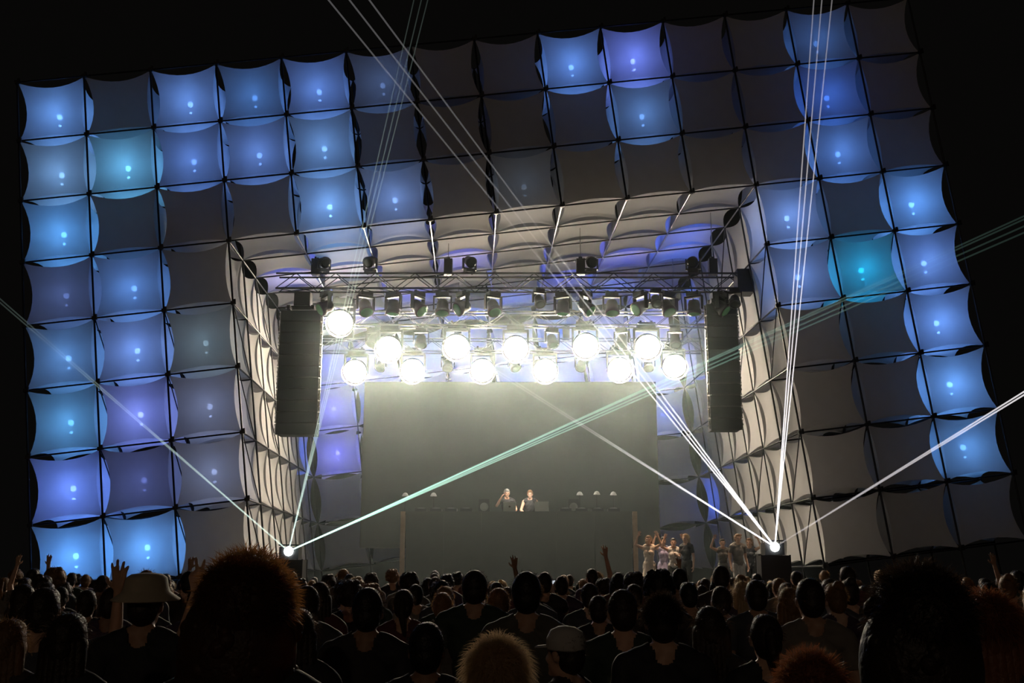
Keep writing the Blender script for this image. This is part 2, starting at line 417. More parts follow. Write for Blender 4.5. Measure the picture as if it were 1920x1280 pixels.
ob('table_top', MB().box((0, .5, H), (w + .1, 1.0, .05)), M['booth'], bo)
for sx in (-1, 1): ob('edge_post', MB().box((sx * (w / 2 + .09), .02, H / 2 + .02), (.13, .16, H)), M['wood'], bo)
ob('riser', MB().box((0, 1.75, (H - 1.0) / 2), (w, 2.6, H - 1.0)), M['deck'], bo)
RZ = DECK + H - 1.0
# things on the booth
def onbooth(px, Y, dz=.025): p = at(px, 955, Y); p.z = top + dz; return p
def laptop(px, Y, ang, label, lid):
    r = root('laptop', onbooth(px, Y), label, 'laptop', 'laptops on the booth', (0, 0, ang))
    ob('keyboard', MB().box((0, 0, .012), (.36, .25, .02)), M['alu'], r)
    l = ob('lid', MB().box((0, 0, .13), (.36, .014, .25)), lid, r, (0, -.12, .02), (.25, 0, 0))
    ob('lid_emblem', MB().lathe([(.03, 0), (.03, .004)], 12, Matrix.Translation((0, -.008, .13)) @ Matrix.Rotation(PI / 2, 4, 'X')), M['steel'], l)
lidm = plain('silver_laptop_lid', (.45, .47, .46), .35, .4)
laptop(955, BY + .32, .05, 'silver laptop with an emblem on its lid, before the left performer', lidm)
r = root('laptop', onbooth(1017, BY + .42), 'open silver laptop tilted at the right of the bare-armed performer', 'laptop', 'laptops on the booth', (0, 0, -.15))
ob('keyboard', MB().box((0, 0, .012), (.4, .26, .02)), lidm, r); ob('lid', MB().box((0, 0, .14), (.4, .014, .27)), lidm, r, (0, -.12, .02), (.2, 0, 0))
def player(px, Y, label, i):
    r = root('media_player', onbooth(px, Y), label, 'deck player', 'players and mixers on the booth')
    ob('body', MB().box((0, 0, .05), (.33, .38, .1)), M['black'], r)
    ob('jog_wheel', MB().lathe([(.11, .1), (.11, .115), (.09, .12)], 16), M['alu'], r)
    for q in range(4): ob('knob', MB().lathe([(.014, .1), (.012, .125)], 8, Matrix.Translation((-.12 + .08 * q, .15, 0))), M['steel'], r)
for t, x in enumerate([790, 818, 846, 874, 1060, 1090, 1120, 1150]):
    player(x, BY + .45, 'black player with a round wheel on the booth, %s from the left' % ORD[t], t)
def monitor(px, label):
    r = root('monitor_speaker', onbooth(px, BY + .7), label, 'speaker', 'monitor speakers on the booth')
    ob('body', MB().box((0, 0, .19), (.34, .3, .38), taper=.9), M['black'], r)
    ob('cone', MB().lathe([(.11, 0), (.12, .02), (.07, .035)], 16, Matrix.Translation((0, -.145, .16)) @ Matrix.Rotation(PI / 2, 4, 'X')), M['alu'], r)
monitor(908, 'dark monitor speaker with a grey cone left of the performers')
monitor(1075, 'dark monitor speaker with a grey cone right of the performers')
def desk_lamp(px, py, Y, label, k):
    p = at(px, py, Y); base = Vector((p.x, p.y, top + .025))
    r = root('desk_lamp', base, label, 'desk lamp', 'small lamps on the booth')
    hgt = p.z - base.z
    ob('stand', MB().tube((0, 0, 0), (0, 0, hgt), .012).lathe([(.08, 0), (.08, .02), (.02, .03)], 12), M['black'], r)
    ob('shade', MB().lathe([(.10, -.03), (.06, .05), (.02, .07)], 14, Matrix.Translation((0, 0, hgt))), lidm, r)
for t, (x, y) in enumerate([(760, 928), (813, 928), (1087, 926), (1119, 925), (1150, 926)]):
    desk_lamp(x, y, BY + .75, 'small pale shaded lamp on the booth, %s from the left' % ORD[t], t)

# ------------------------------------------------------------------ lasers
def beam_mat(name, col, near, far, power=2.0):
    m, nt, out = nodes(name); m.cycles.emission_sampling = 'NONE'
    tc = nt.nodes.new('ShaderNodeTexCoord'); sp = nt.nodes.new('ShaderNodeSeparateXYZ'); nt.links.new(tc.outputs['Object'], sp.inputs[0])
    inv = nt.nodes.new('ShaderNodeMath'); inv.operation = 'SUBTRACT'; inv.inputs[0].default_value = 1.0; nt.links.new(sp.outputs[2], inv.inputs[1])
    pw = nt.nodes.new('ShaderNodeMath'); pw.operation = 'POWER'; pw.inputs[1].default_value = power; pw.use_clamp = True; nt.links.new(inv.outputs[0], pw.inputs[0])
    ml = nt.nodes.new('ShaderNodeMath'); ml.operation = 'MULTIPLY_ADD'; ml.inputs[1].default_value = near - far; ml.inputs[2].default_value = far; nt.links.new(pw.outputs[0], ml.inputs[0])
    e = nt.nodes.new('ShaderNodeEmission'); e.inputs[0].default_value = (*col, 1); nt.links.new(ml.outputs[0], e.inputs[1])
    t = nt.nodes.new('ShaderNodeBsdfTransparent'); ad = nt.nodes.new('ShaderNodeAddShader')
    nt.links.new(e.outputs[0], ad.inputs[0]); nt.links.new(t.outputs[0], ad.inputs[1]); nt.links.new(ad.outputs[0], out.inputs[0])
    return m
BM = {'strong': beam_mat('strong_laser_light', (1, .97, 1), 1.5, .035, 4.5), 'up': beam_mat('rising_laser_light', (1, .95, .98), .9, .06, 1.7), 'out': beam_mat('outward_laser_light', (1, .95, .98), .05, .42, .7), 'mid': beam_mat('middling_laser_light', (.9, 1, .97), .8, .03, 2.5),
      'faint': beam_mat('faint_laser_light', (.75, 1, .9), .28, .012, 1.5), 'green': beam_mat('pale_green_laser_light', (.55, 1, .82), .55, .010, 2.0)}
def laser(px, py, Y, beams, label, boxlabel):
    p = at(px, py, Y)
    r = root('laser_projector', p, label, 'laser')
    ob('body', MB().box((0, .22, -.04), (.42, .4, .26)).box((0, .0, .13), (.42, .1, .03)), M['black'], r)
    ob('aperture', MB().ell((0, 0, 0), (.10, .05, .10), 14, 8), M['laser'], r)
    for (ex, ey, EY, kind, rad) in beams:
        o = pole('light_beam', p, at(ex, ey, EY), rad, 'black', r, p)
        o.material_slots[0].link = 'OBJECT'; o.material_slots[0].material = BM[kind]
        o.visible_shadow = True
    c = root('flight_case', (p.x, p.y + .25, DECK + .02), boxlabel, 'case')
    hh = p.z - .17 - DECK - .02
    ob('body', MB().box((0, 0, hh / 2), (.62, .55, hh - .02)), M['black'], c)
    for sx in (-1, 1):
        for sy in (-1, 1): ob('corner_edge', MB().box((sx * .31, sy * .275, hh / 2), (.03, .03, hh)), M['darkalu'], c)
def ext(x0, y0, x1, y1, t): return x0 + (x1 - x0) * t, y0 + (y1 - y0) * t
RL, LL = (1453, 1025), (541, 1033)
bR = []
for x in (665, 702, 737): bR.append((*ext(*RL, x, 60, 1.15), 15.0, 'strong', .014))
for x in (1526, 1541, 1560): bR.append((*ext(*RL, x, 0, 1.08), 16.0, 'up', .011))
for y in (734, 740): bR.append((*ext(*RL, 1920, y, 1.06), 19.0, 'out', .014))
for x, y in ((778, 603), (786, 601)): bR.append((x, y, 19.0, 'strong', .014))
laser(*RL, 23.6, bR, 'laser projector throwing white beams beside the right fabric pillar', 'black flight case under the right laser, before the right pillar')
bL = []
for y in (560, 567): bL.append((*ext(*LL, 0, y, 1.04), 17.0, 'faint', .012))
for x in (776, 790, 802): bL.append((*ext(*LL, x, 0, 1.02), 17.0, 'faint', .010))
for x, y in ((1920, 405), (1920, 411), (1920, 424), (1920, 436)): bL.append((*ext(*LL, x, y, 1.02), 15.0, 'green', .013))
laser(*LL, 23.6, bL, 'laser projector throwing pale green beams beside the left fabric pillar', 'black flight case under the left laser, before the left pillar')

# ------------------------------------------------------------------ people
def fabric_or_skin(name, col, rough=.75): return plain(name, col, rough, 0, .18, 14, .15, .3)
SKIN = [fabric_or_skin('skin_tone_%d' % t, c, .5) for t, c in enumerate([(.55, .34, .24), (.42, .25, .17), (.28, .16, .10), (.62, .42, .32)])]
CLOTH = [fabric_or_skin('cloth_colour_%d' % t, c) for t, c in enumerate([(.025, .025, .03), (.045, .03, .03), (.10, .03, .035), (.05, .055, .07), (.09, .085, .075), (.03, .045, .035), (.17, .15, .13), (.06, .04, .07)])]
DENIM = [fabric_or_skin('trouser_colour_%d' % t, c) for t, c in enumerate([(.03, .035, .05), (.05, .045, .04), (.02, .02, .02)])]
M['shoe'] = plain('dark_shoe', (.04, .04, .04), .5)
def hair_mat(name, col, trans=.35, back=None):
    m, nt, out = nodes(name)
    d = nt.nodes.new('ShaderNodeBsdfPrincipled'); d.inputs['Base Color'].default_value = (*col, 1); d.inputs['Roughness'].default_value = .5
    tc = nt.nodes.new('ShaderNodeTexCoord'); nz = nt.nodes.new('ShaderNodeTexNoise'); nz.inputs['Scale'].default_value = 60; nt.links.new(tc.outputs['Object'], nz.inputs['Vector'])
    bp = nt.nodes.new('ShaderNodeBump'); bp.inputs['Strength'].default_value = .6; bp.inputs['Distance'].default_value = .01; nt.links.new(nz.outputs['Fac'], bp.inputs['Height']); nt.links.new(bp.outputs[0], d.inputs['Normal'])
    t = nt.nodes.new('ShaderNodeBsdfTranslucent'); t.inputs[0].default_value = (*(back or [min(1, c * 1.8) for c in col]), 1)
    mx = nt.nodes.new('ShaderNodeMixShader'); mx.inputs[0].default_value = trans; nt.links.new(d.outputs[0], mx.inputs[1]); nt.links.new(t.outputs[0], mx.inputs[2]); nt.links.new(mx.outputs[0], out.inputs[0])
    return m
HAIR = {'dark': hair_mat('dark_brown_hair', (.035, .022, .014)), 'black': hair_mat('black_hair', (.014, .012, .011)), 'umber': hair_mat('umber_hair', (.07, .036, .018), .5, (.55, .24, .07)), 'blond': hair_mat('blond_hair', (.48, .35, .21)), 'auburn': hair_mat('auburn_hair', (.26, .095, .04)), 'brown': hair_mat('light_brown_hair', (.22, .12, .055)), 'grey': hair_mat('grey_hair', (.3, .3, .3))}

def hand(P, wrist, d, nrm, s, style, k):
    d, nrm = Vector(d).normalized(), Vector(nrm).normalized()
    nrm = (nrm - d * nrm.dot(d)).normalized(); ac = d.cross(nrm) * s
    w = Vector(wrist)
    for t, (off, ln) in enumerate(((.029, .070), (.010, .080), (-.010, .073), (-.028, .056))):
        base = w + d * (.088 - .006 * abs(t - 1)) + ac * off
        P.append(('cap', w + d * .008 + ac * off * .5, base, .015, .0125, 'hand'))
        if style == 'peace': c, sp = (.08, .22 if t == 0 else -.12) if t < 2 else (1.25, 0)
        elif style == 'open': c, sp = .12, off * 10
        elif style == 'grip': c, sp = .95, 0
        else: c, sp = .38, off * 2
        dr = (d + ac * sp).normalized(); q = base; ang = 0
        for u, fr in enumerate((.45, .31, .24)):
            ang += c * (.7 if u == 0 else 1)
            e = q + (dr * math.cos(ang) + nrm * math.sin(ang)) * (ln * fr)
            P.append(('cap', q, e, .0108 - .0008 * u, .0100 - .0008 * u, 'hand')); q = e
    tb = w + d * .022 + ac * .026
    if style in ('peace', 'grip'): t1 = tb + (ac * .5 + d * .7 + nrm * .5).normalized() * .04; t2 = t1 + (d * .5 - ac * .5 + nrm * .6).normalized() * .032
    else: t1 = tb + (ac * .85 + d * .6 + nrm * .2).normalized() * .04; t2 = t1 + (ac * .4 + d * .9 + nrm * .15).normalized() * .032
    P += [('cap', tb, t1, .0135, .0115, 'hand'), ('cap', t1, t2, .0115, .0095, 'hand')]

ARM = {'down': lambda s: ((s * .245, -.03, 1.125), (s * .262, .06, .875), (0, .15, -1), (-s, .1, 0), 'relax'),
       'pocket': lambda s: ((s * .28, -.09, 1.14), (s * .22, .05, .93), (-s * .3, .5, -1), (-s, .0, 0), 'relax'),
       'up': lambda s: ((s * .32, .09, 1.66), (s * .27, .13, 1.93), (-s * .05, .06, 1), (0, 1, .1), 'open'),
       'peace': lambda s: ((s * .33, .10, 1.64), (s * .24, .15, 1.90), (s * .12, .05, 1), (0, 1, 0), 'peace'),
       'up_low': lambda s: ((s * .35, .12, 1.47), (s * .33, .17, 1.74), (-s * .05, .06, 1), (0, 1, .1), 'open'),
       'peace_low': lambda s: ((s * .34, .10, 1.45), (s * .25, .16, 1.70), (s * .12, .05, 1), (0, 1, 0), 'peace'),
       'drink': lambda s: ((s * .25, .02, 1.13), (s * .19, .27, 1.20), (-s * .25, .9, .2), (-s, 0, 0), 'grip'),
       'phone': lambda s: ((s * .24, .22, 1.32), (s * .10, .38, 1.53), (-s * .2, .15, 1), (-s * .3, .9, 0), 'grip'),
       'ear': lambda s: ((s * .33, .12, 1.25), (s * .20, .14, 1.48), (-s * .5, -.2, .9), (-s, -.3, 0), 'relax'),
       'desk': lambda s: ((s * .27, .08, 1.15), (s * .15, .30, 1.06), (-s * .1, 1, -.25), (0, 0, -1), 'relax'),
       'dance': lambda s: ((s * .42, .10, 1.50), (s * .28, .12, 1.74), (-s * .4, .1, .9), (0, 1, 0), 'open')}

def skeleton(la, ra, female, nod=0.0, lean=0.0):
    P = []; sw = .165 if female else .19; hw = 1.06 if female else 1.0; tw = .9 if female else 1.0
    P += [('ell', (0, .0, 1.27), (.160 * tw, .108 * tw, .20), 'torso'), ('ell', (0, 0, 1.09), (.130 * tw, .10 * tw, .17), 'torso'), ('ell', (0, -.01, .955), (.160 * hw, .112 * hw, .125), 'pelvis'),
          ('cap', (-sw + .02, 0, 1.405), (sw - .02, 0, 1.405), .062, .062, 'torso'), ('cap', (0, -.01, 1.43), (0, .012, 1.56), .056, .052, 'neck'),
          ('cap', (-.035, -.015, 1.485), (-sw + .01, -.005, 1.425), .05, .048, 'torso'), ('cap', (.035, -.015, 1.485), (sw - .01, -.005, 1.425), .05, .048, 'torso')]
    if female: P += [('ell', (sx * .07, .085, 1.27), (.06, .055, .06), 'torso') for sx in (-1, 1)]
    hc = Vector((0, .018 + .02 * nod, 1.628)); R = Matrix.Rotation(-.35 * nod, 3, 'X')
    def h(x, y, z): return hc + R @ Vector((x, y, z))
    P += [('ell', h(0, -.008, .018), (.076, .094, .104), 'head'), ('ell', h(0, .022, -.045), (.058, .066, .078), 'head'), ('cap', h(0, .088, .008), h(0, .104, -.030), .010, .0145, 'head'),
          ('ell', h(0, .076, -.098), (.026, .02, .018), 'head'), ('ell', h(0, .086, -.066), (.024, .010, .010), 'head')]
    for sx in (-1, 1):
        P += [('ell', h(sx * .079, -.005, -.008), (.011, .021, .032), 'head'), ('cap', h(sx * .018, .084, .028), h(sx * .05, .070, .026), .009, .008, 'head'), ('ell', h(sx * .042, .062, -.028), (.022, .018, .02), 'head')]
    for s, a in ((-1, la), (1, ra)):
        e, w, d, nrm, st = ARM[a](s); k = sw / .19
        sh = (s * sw, 0, 1.412); e = Vector((e[0] * k, e[1], e[2])); w = Vector(w)
        P += [('cap', sh, e, .054 * tw, .040 * tw, 'upper'), ('cap', e, w, .040 * tw, .026, 'fore')]
        hand(P, w, d, nrm, s, st, 1)
        hip, kn, an = (s * .088, -.005, .91), (s * .10, .02, .495), (s * .105, -.02, .085)
        P += [('cap', hip, kn, .088 * hw, .055, 'leg'), ('cap', kn, an, .056, .037, 'leg'), ('ell', (s * .10, -.025, .36), (.05, .055, .10), 'leg'),
              ('cap', (s * .105, -.035, .045), (s * .115, .13, .035), .042, .034, 'foot'), ('ell', (s * .115, .15, .028), (.04, .055, .026), 'foot')]
    return P
def sdf(P, V):
    D = np.empty((len(P), len(V)))
    for n, p in enumerate(P):
        if p[0] == 'ell': D[n] = (np.linalg.norm((V - np.array(p[1])) / np.array(p[2]), axis=1) - 1) * min(p[2])
        else:
            a, b = np.array(p[1]), np.array(p[2]); ab = b - a
            t = np.clip(((V - a) @ ab) / max(ab @ ab, 1e-9), 0, 1)
            D[n] = np.linalg.norm(V - a - t[:, None] * ab, axis=1) - (p[3] + (p[4] - p[3]) * t)
    return D
def grow(P, voxel, smooth=3):
    b = MB()
    for p in P:
        if p[0] == 'ell': b.ell(p[1], p[2], 16, 12)
        else: b.capsule(p[1], p[2], p[3], p[4], 12)
    o = bpy.data.objects.new('body_source', b.mesh('body_source')); COL.objects.link(o)
    md = o.modifiers.new('r', 'REMESH'); md.mode = 'VOXEL'; md.voxel_size = voxel
    ms = o.modifiers.new('s', 'SMOOTH'); ms.factor = .5; ms.iterations = smooth
    dg = bpy.context.evaluated_depsgraph_get(); dg.update()
    me = bpy.data.meshes.new_from_object(o.evaluated_get(dg)); src = o.data
    bpy.data.objects.remove(o); bpy.data.meshes.remove(src)
    me.materials.clear(); me.shade_smooth()
    return me
def garment(me, mask, off, name, wr=.004):
    n = len(me.vertices); V = np.empty(n * 3); me.vertices.foreach_get('co', V); V = V.reshape(-1, 3)
    N = np.empty(n * 3); me.vertices.foreach_get('normal', N); N = N.reshape(-1, 3)
    fs = [tuple(p.vertices) for p in me.polygons]; fs = [f for f in fs if all(mask[i] for i in f)]
    ids = sorted({i for f in fs for i in f}); ix = {v: t for t, v in enumerate(ids)}
    W = V[ids] + N[ids] * (off + wr * np.sin(V[ids, 2] * 55 + V[ids, 0] * 30) * np.sin(V[ids, 0] * 40 + V[ids, 1] * 25))[:, None]
    m = bpy.data.meshes.new(name); m.from_pydata(W.tolist(), [], [tuple(ix[i] for i in f) for f in fs]); m.update(); m.shade_smooth()
    return m
def make_kind(la, ra, female=False, nod=0.0, sleeves='short', voxel=.0105, legs='trousers'):
    P = skeleton(la, ra, female, nod); me = grow(P, voxel)
    n = len(me.vertices); V = np.empty(n * 3); me.vertices.foreach_get('co', V); V = V.reshape(-1, 3)
    reg = np.array([p[-1] for p in P])[np.argmin(sdf(P, V), axis=0)]
    sh = np.isin(reg, ['torso', 'pelvis']) & (V[:, 2] > .90) & ~((V[:, 2] > 1.46) & (np.hypot(V[:, 0], V[:, 1] + .005) < .072))
    if sleeves in ('short', 'long'):
        for s, a in ((-1, la), (1, ra)):
            e = np.array(ARM[a](s)[0]); so = np.array((s * .19, 0, 1.41)); t = ((V - so) @ (e - so)) / ((e - so) @ (e - so))
            sh |= (reg == 'upper') & (V[:, 0] * s > 0) & (t < (.62 if sleeves == 'short' else 2))
    if sleeves == 'long': sh |= reg == 'fore'
    tro = np.isin(reg, ['pelvis', 'leg']) & (V[:, 2] < .985) & (V[:, 2] > (.08 if legs == 'trousers' else .50))
    return dict(body=me, shirt=garment(me, sh, .013, 'shirt'), trousers=garment(me, tro, .011, 'trousers'), shoes=garment(me, (reg == 'foot') & (V[:, 2] < .12), .007, 'shoes', 0), nod=nod)
HC = Vector((0, .018, 1.628))
def hair_mesh(kind, strands=0, seed=1, long=1.0):
    b = MB(); rnd = random.Random(seed); c = HC
    if kind in ('short', 'long', 'bun', 'tail'):
        b.ell(c + Vector((0, -.020, .026)), (.084, .094, .106), 20, 14); b.ell(c + Vector((0, -.045, -.02)), (.075, .07, .085), 16, 10); b.ell(c + Vector((0, .02, .075)), (.066, .062, .058), 16, 10)
    if kind == 'long':
        for t in range(7):
            x = -.075 + .025 * t; b.capsule(c + Vector((x * .9, -.05 - .02 * math.cos(x * 20), .0)), c + Vector((x * 1.15, -.095 + abs(x) * .4, -.27 - .03 * rnd.random())), .036, .022, 8)
    if kind == 'bun': b.ell(c + Vector((0, -.07, .105)), (.048, .048, .045), 14, 10)
    if kind == 'tail': b.capsule(c + Vector((0, -.10, .04)), c + Vector((0, -.15, -.06)), .03, .032, 8); b.capsule(c + Vector((0, -.15, -.06)), c + Vector((.02, -.13, -.22)), .032, .012, 8)
    if kind == 'afro':
        b.ell(c + Vector((0, -.028, .035)), (.112, .118, .118), 22, 16)
        for t in range(70):
            z = rnd.uniform(-.5, 1); a = rnd.uniform(0, 2 * PI); q = math.sqrt(1 - z * z)
            d = Vector((q * math.cos(a), q * math.sin(a), z))
            if d.y > .55 and d.z < .5: continue
            b.ell(c + Vector((0, -.028, .035)) + Vector((d.x * .10, d.y * .105, d.z * .105)), [rnd.uniform(.018, .032)] * 3, 8, 6)
    if kind == 'mane':
        b.ell(c + Vector((0, -.028, .022)), (.114, .118, .122), 24, 18); b.ell(c + Vector((-.012, -.04, -.075)), (.136, .105, .175), 24, 18); b.ell(c + Vector((-.03, -.045, -.17)), (.125, .09, .15), 20, 14)
        for t in range(60):
            z = rnd.uniform(-1, 1); a = rnd.uniform(0, 2 * PI); q = math.sqrt(1 - z * z); d = Vector((q * math.cos(a), q * math.sin(a), z))
            if d.y > .4: continue
            b.ell(c + Vector((-.006, -.035, -.05)) + Vector((d.x * .122, d.y * .10, d.z * .172)), [rnd.uniform(.014, .026)] * 3, 8, 6)
    R = .112 if kind in ('afro', 'mane') else .092
    for t in range(strands):
        z = rnd.uniform(-.35, 1); a = rnd.uniform(0, 2 * PI); q = math.sqrt(1 - z * z); d = Vector((q * math.cos(a), q * math.sin(a), z))
        if d.y > .6 and d.z < .6: continue
        p = c + Vector((0, -.026, .03)) + Vector((d.x * R * .95, d.y * R * 1.05, d.z * R * 1.08))
        L = long * (rnd.uniform(.015, .042) if kind in ('afro', 'mane') else rnd.uniform(.012, .032) if kind != 'long' else rnd.uniform(.03, .07))
        dr = (d * .8 + Vector((rnd.gauss(0, .5), rnd.gauss(0, .5), rnd.gauss(0, .5) + (.0 if kind == 'afro' else -.2)))).normalized()
        sd = dr.cross(Vector((rnd.gauss(0, 1), rnd.gauss(0, 1), rnd.gauss(0, 1)))).normalized() * .0009
        m1 = p + dr * L * .5; tip = p + (dr + Vector((0, 0, -.35 if kind == 'long' else -.1))) * L
        b.add([p + sd, p - sd, m1 - sd * .8, m1 + sd * .8, tip], [(0, 1, 2, 3), (3, 2, 4)])
    return b.mesh('hair', True)
def hat_mesh(kind):
    b = MB(); m = Matrix.Translation(HC + Vector((0, -.012, .03))) @ Matrix.Rotation(.06, 4, 'X')
    if kind == 'bucket': b.lathe([(.165, -.005), (.168, 0), (.118, .035), (.108, .06), (.10, .105), (.075, .122), (.02, .128)], 26, m)
    else:
        b.lathe([(.098, -.01), (.102, .0), (.10, .045), (.082, .085), (.045, .105), (.01, .11)], 24, m)
        for s in (-1, 1): b.add([m @ Vector(v) for v in ((0, .08, .005), (s * .08, .06, .0), (s * .065, .15, -.012), (0, .18, -.012), (0, .08, .012), (s * .08, .06, .007), (s * .065, .15, -.005), (0, .18, -.005))], [(0, 1, 2, 3), (4, 5, 6, 7), (1, 2, 6, 5), (2, 3, 7, 6)])
    return b.mesh('hat', True)
HM = {k: hair_mesh(k, 500, 40) for k in ('short', 'long', 'bun', 'tail', 'afro')}
HM['mane'] = hair_mesh('mane', 5200, 3); HM['fuzzy_short'] = hair_mesh('short', 3800, 5); HM['fuzzy_long'] = hair_mesh('long', 4200, 8); HM['spiky'] = hair_mesh('short', 3600, 11, 1.7)
HM['bucket'] = hat_mesh('bucket'); HM['cap'] = hat_mesh('cap')
KIND = {}
def kind(key):
    if key not in KIND:
        la, ra, fem, kw = {'man': ('down', 'down', False, {}), 'woman': ('down', 'drink', True, {}), 'man_drink': ('drink', 'down', False, {'nod': .3}), 'man_up': ('down', 'up', False, {'voxel': .008}), 'left_up': ('up', 'down', False, {}),
            'both_up': ('up', 'up', False, {}), 'peace': ('peace_low', 'down', True, {'voxel': .0065}), 'hand_up': ('down', 'up_low', False, {'voxel': .0065}), 'phone': ('drink', 'phone', False, {}), 'pocket': ('pocket', 'pocket', False, {'sleeves': 'long'}),
            'dj_ear': ('desk', 'ear', False, {'nod': .7}), 'dj_desk': ('desk', 'desk', False, {'nod': .4, 'sleeves': 'none'}), 'dance': ('dance', 'dance', True, {'sleeves': 'none', 'legs': 'short'}), 'dance_low': ('drink', 'dance', True, {'sleeves': 'none', 'legs': 'short'})}[key]
        KIND[key] = make_kind(la, ra, fem, **kw)
    return KIND[key]
eye_me = MB().ell((.032, .078, .004), (.012, .007, .008), 8, 6).ell((-.032, .078, .004), (.012, .007, .008), 8, 6).mesh('eyes', True)
mouth_me = MB().ell((0, .093, -.068), (.02, .005, .004), 8, 6).mesh('mouth', True)
def person(px, py, Y, key, hair, hcol, skin, shirt, trou, label, group, rz=0.0, base=0.0, hat=None, hatmat=None, wide=1.0, face=False, name='person', parts=True, height=None, lift=0.0):
    kd = kind(key); q = at(px, py, Y); h = height or (q.z - base); s = h / (1.762 if not hat else 1.79)
    o = ob('person', kd['body'], SKIN[skin], None, (q.x, Y, base), (0, 0, rz), label, 'person', group); o.scale = (s * wide, s * wide, s)
    ob('shirt', kd['shirt'], CLOTH[shirt] if isinstance(shirt, int) else shirt, o); ob('trousers', kd['trousers'], DENIM[trou] if isinstance(trou, int) else trou, o)
    if parts: ob('shoes', kd['shoes'], M['shoe'], o)
    pivot = Matrix.Translation(Vector((0, .02 * kd['nod'], 0))) @ Matrix.Translation(HC) @ Matrix.Rotation(-.35 * kd['nod'], 4, 'X') @ Matrix.Translation(-HC)
    def on_head(nm, me, mat):
        c = ob(nm, me, mat, o); c.matrix_local = pivot; return c
    if hair: on_head('hair', HM[hair], HAIR[hcol])
    if hat: on_head('hat', HM[hat], hatmat)
    if face:
        e = on_head('eyes', eye_me, M['black']); e.location += Vector((0, 0, 0)); 
        for c in (on_head('mouth', mouth_me, SKIN[2]),): pass
        e.matrix_local = pivot @ Matrix.Translation(HC); c.matrix_local = pivot @ Matrix.Translation(HC)
    return o
M['straw'] = fabric_or_skin('pale_hat_cloth', (.42, .36, .27)); M['whitecap'] = fabric_or_skin('white_cap_cloth', (.45, .43, .41)); M['cream'] = fabric_or_skin('cream_dress_cloth', (.75, .62, .5)); M['lilac'] = fabric_or_skin('lilac_cloth', (.35, .33, .5)); M['palecloth'] = fabric_or_skin('pale_grey_cloth', (.55, .53, .5))
NEAR = 'people near the camera'
person(468, 1050, 2.6, 'man', 'mane', 'umber', 2, 0, 0, 'person with bushy dark hair rimmed orange, huge and close in front of the left pillar', NEAR)
person(1716, 1074, 2.5, 'man', 'mane', 'dark', 2, 0, 0, 'person with a broad dark head, largest and closest below the right pillar', NEAR)
person(933, 1196, 3.3, 'woman', 'fuzzy_long', 'blond', 3, 0, 0, 'short person with blond backlit hair at the bottom edge below the booth', NEAR)
person(1515, 1222, 2.9, 'woman', 'spiky', 'auburn', 0, 1, 0, 'short person with tousled reddish hair at the bottom edge', NEAR)
person(1845, 1112, 3.6, 'woman', 'fuzzy_long', 'auburn', 0, 1, 0, 'person with reddish hair beside the broad dark head at the right edge', NEAR)
person(276, 1072, 5.4, 'man', 'short', 'dark', 1, 0, 0, 'person in a pale bucket hat before the bottom left fabric cubes', NEAR, hat='bucket', hatmat=M['straw'])
person(85, 1100, 5.6, 'hand_up', 'short', 'dark', 1, 3, 0, 'person raising an open right hand beside the bucket hat', NEAR)
person(448, 1085, 5.3, 'peace', 'long', 'dark', 0, 1, 1, 'person making a two finger sign between the bucket hat and the bushy head', NEAR)
person(690, 1100, 5.7, 'man', 'short', 'black', 2, 0, 0, 'person in a dark round neck shirt below the left end of the booth', NEAR)
person(890, 1068, 7.8, 'man', 'short', 'dark', 1, 5, 0, 'tall person with dark hair left of the blond one, below the booth', NEAR, wide=1.08)
person(987, 1070, 6.2, 'pocket', 'short', 'black', 1, 4, 0, 'tall person with big dark hair right below the two performers', NEAR)
person(1062, 1164, 4.9, 'woman', 'short', 'dark', 0, 1, 0, 'short person in a white edged cap in the middle of the crowd', NEAR, hat='cap', hatmat=M['whitecap'], rz=.9)
person(1167, 1104, 5.9, 'man_drink', 'short', 'dark', 0, 5, 0, 'person with lit shoulder seam right of the white edged cap', NEAR)
person(1240, 1114, 5.2, 'man', 'spiky', 'dark', 0, 0, 0, 'person with a backlit tousled crown second right of the white edged cap', NEAR)
person(935, 1101, 8.0, 'woman', 'short', 'brown', 0, 2, 1, 'person with brown hair between the two tall dark heads below the booth', NEAR)
person(830, 1110, 8.8, 'man', 'short', 'brown', 0, 4, 1, 'person with a rimmed round head left of the tall dark haired one', NEAR)
person(757, 1104, 8.4, 'woman', 'tail', 'dark', 0, 2, 1, 'person in dark red shirt below the left corner of the booth', NEAR)
person(1235, 1072, 7.9, 'man', 'afro', 'black', 2, 0, 0, 'person with a round dark head below the right corner of the booth', NEAR, wide=.95)
person(1352, 1098, 8.6, 'pocket', 'short', 'dark', 1, 6, 1, 'person in a grey top standing before the stage dancers', NEAR)
person(1417, 1086, 8.2, 'man', 'short', 'dark', 1, 3, 2, 'person in dark clothes just below the right laser', NEAR)
person(1518, 1083, 6.4, 'man_drink', 'short', 'dark', 1, 6, 1, 'person with a rim lit sleeve between the right laser and the broad dark head', NEAR)
person(1480, 1100, 7.4, 'woman', 'long', 'brown', 0, 1, 1, 'person with long brown hair below the right laser', NEAR)
person(1556, 1084, 9.3, 'man', 'short', 'dark', 1, 3, 0, 'person whose small round head shows right of the rim lit sleeve', NEAR)
person(1592, 1085, 9.8, 'woman', 'bun', 'dark', 0, 0, 0, 'person with bunned hair left of the broad dark head', NEAR)
person(600, 1090, 8.3, 'woman', 'long', 'dark', 0, 2, 0, 'long haired person right of the bushy orange rimmed head', NEAR)
person(560, 1140, 5.0, 'woman', 'long', 'dark', 0, 0, 0, 'dark haired person low beside the bushy head', NEAR)
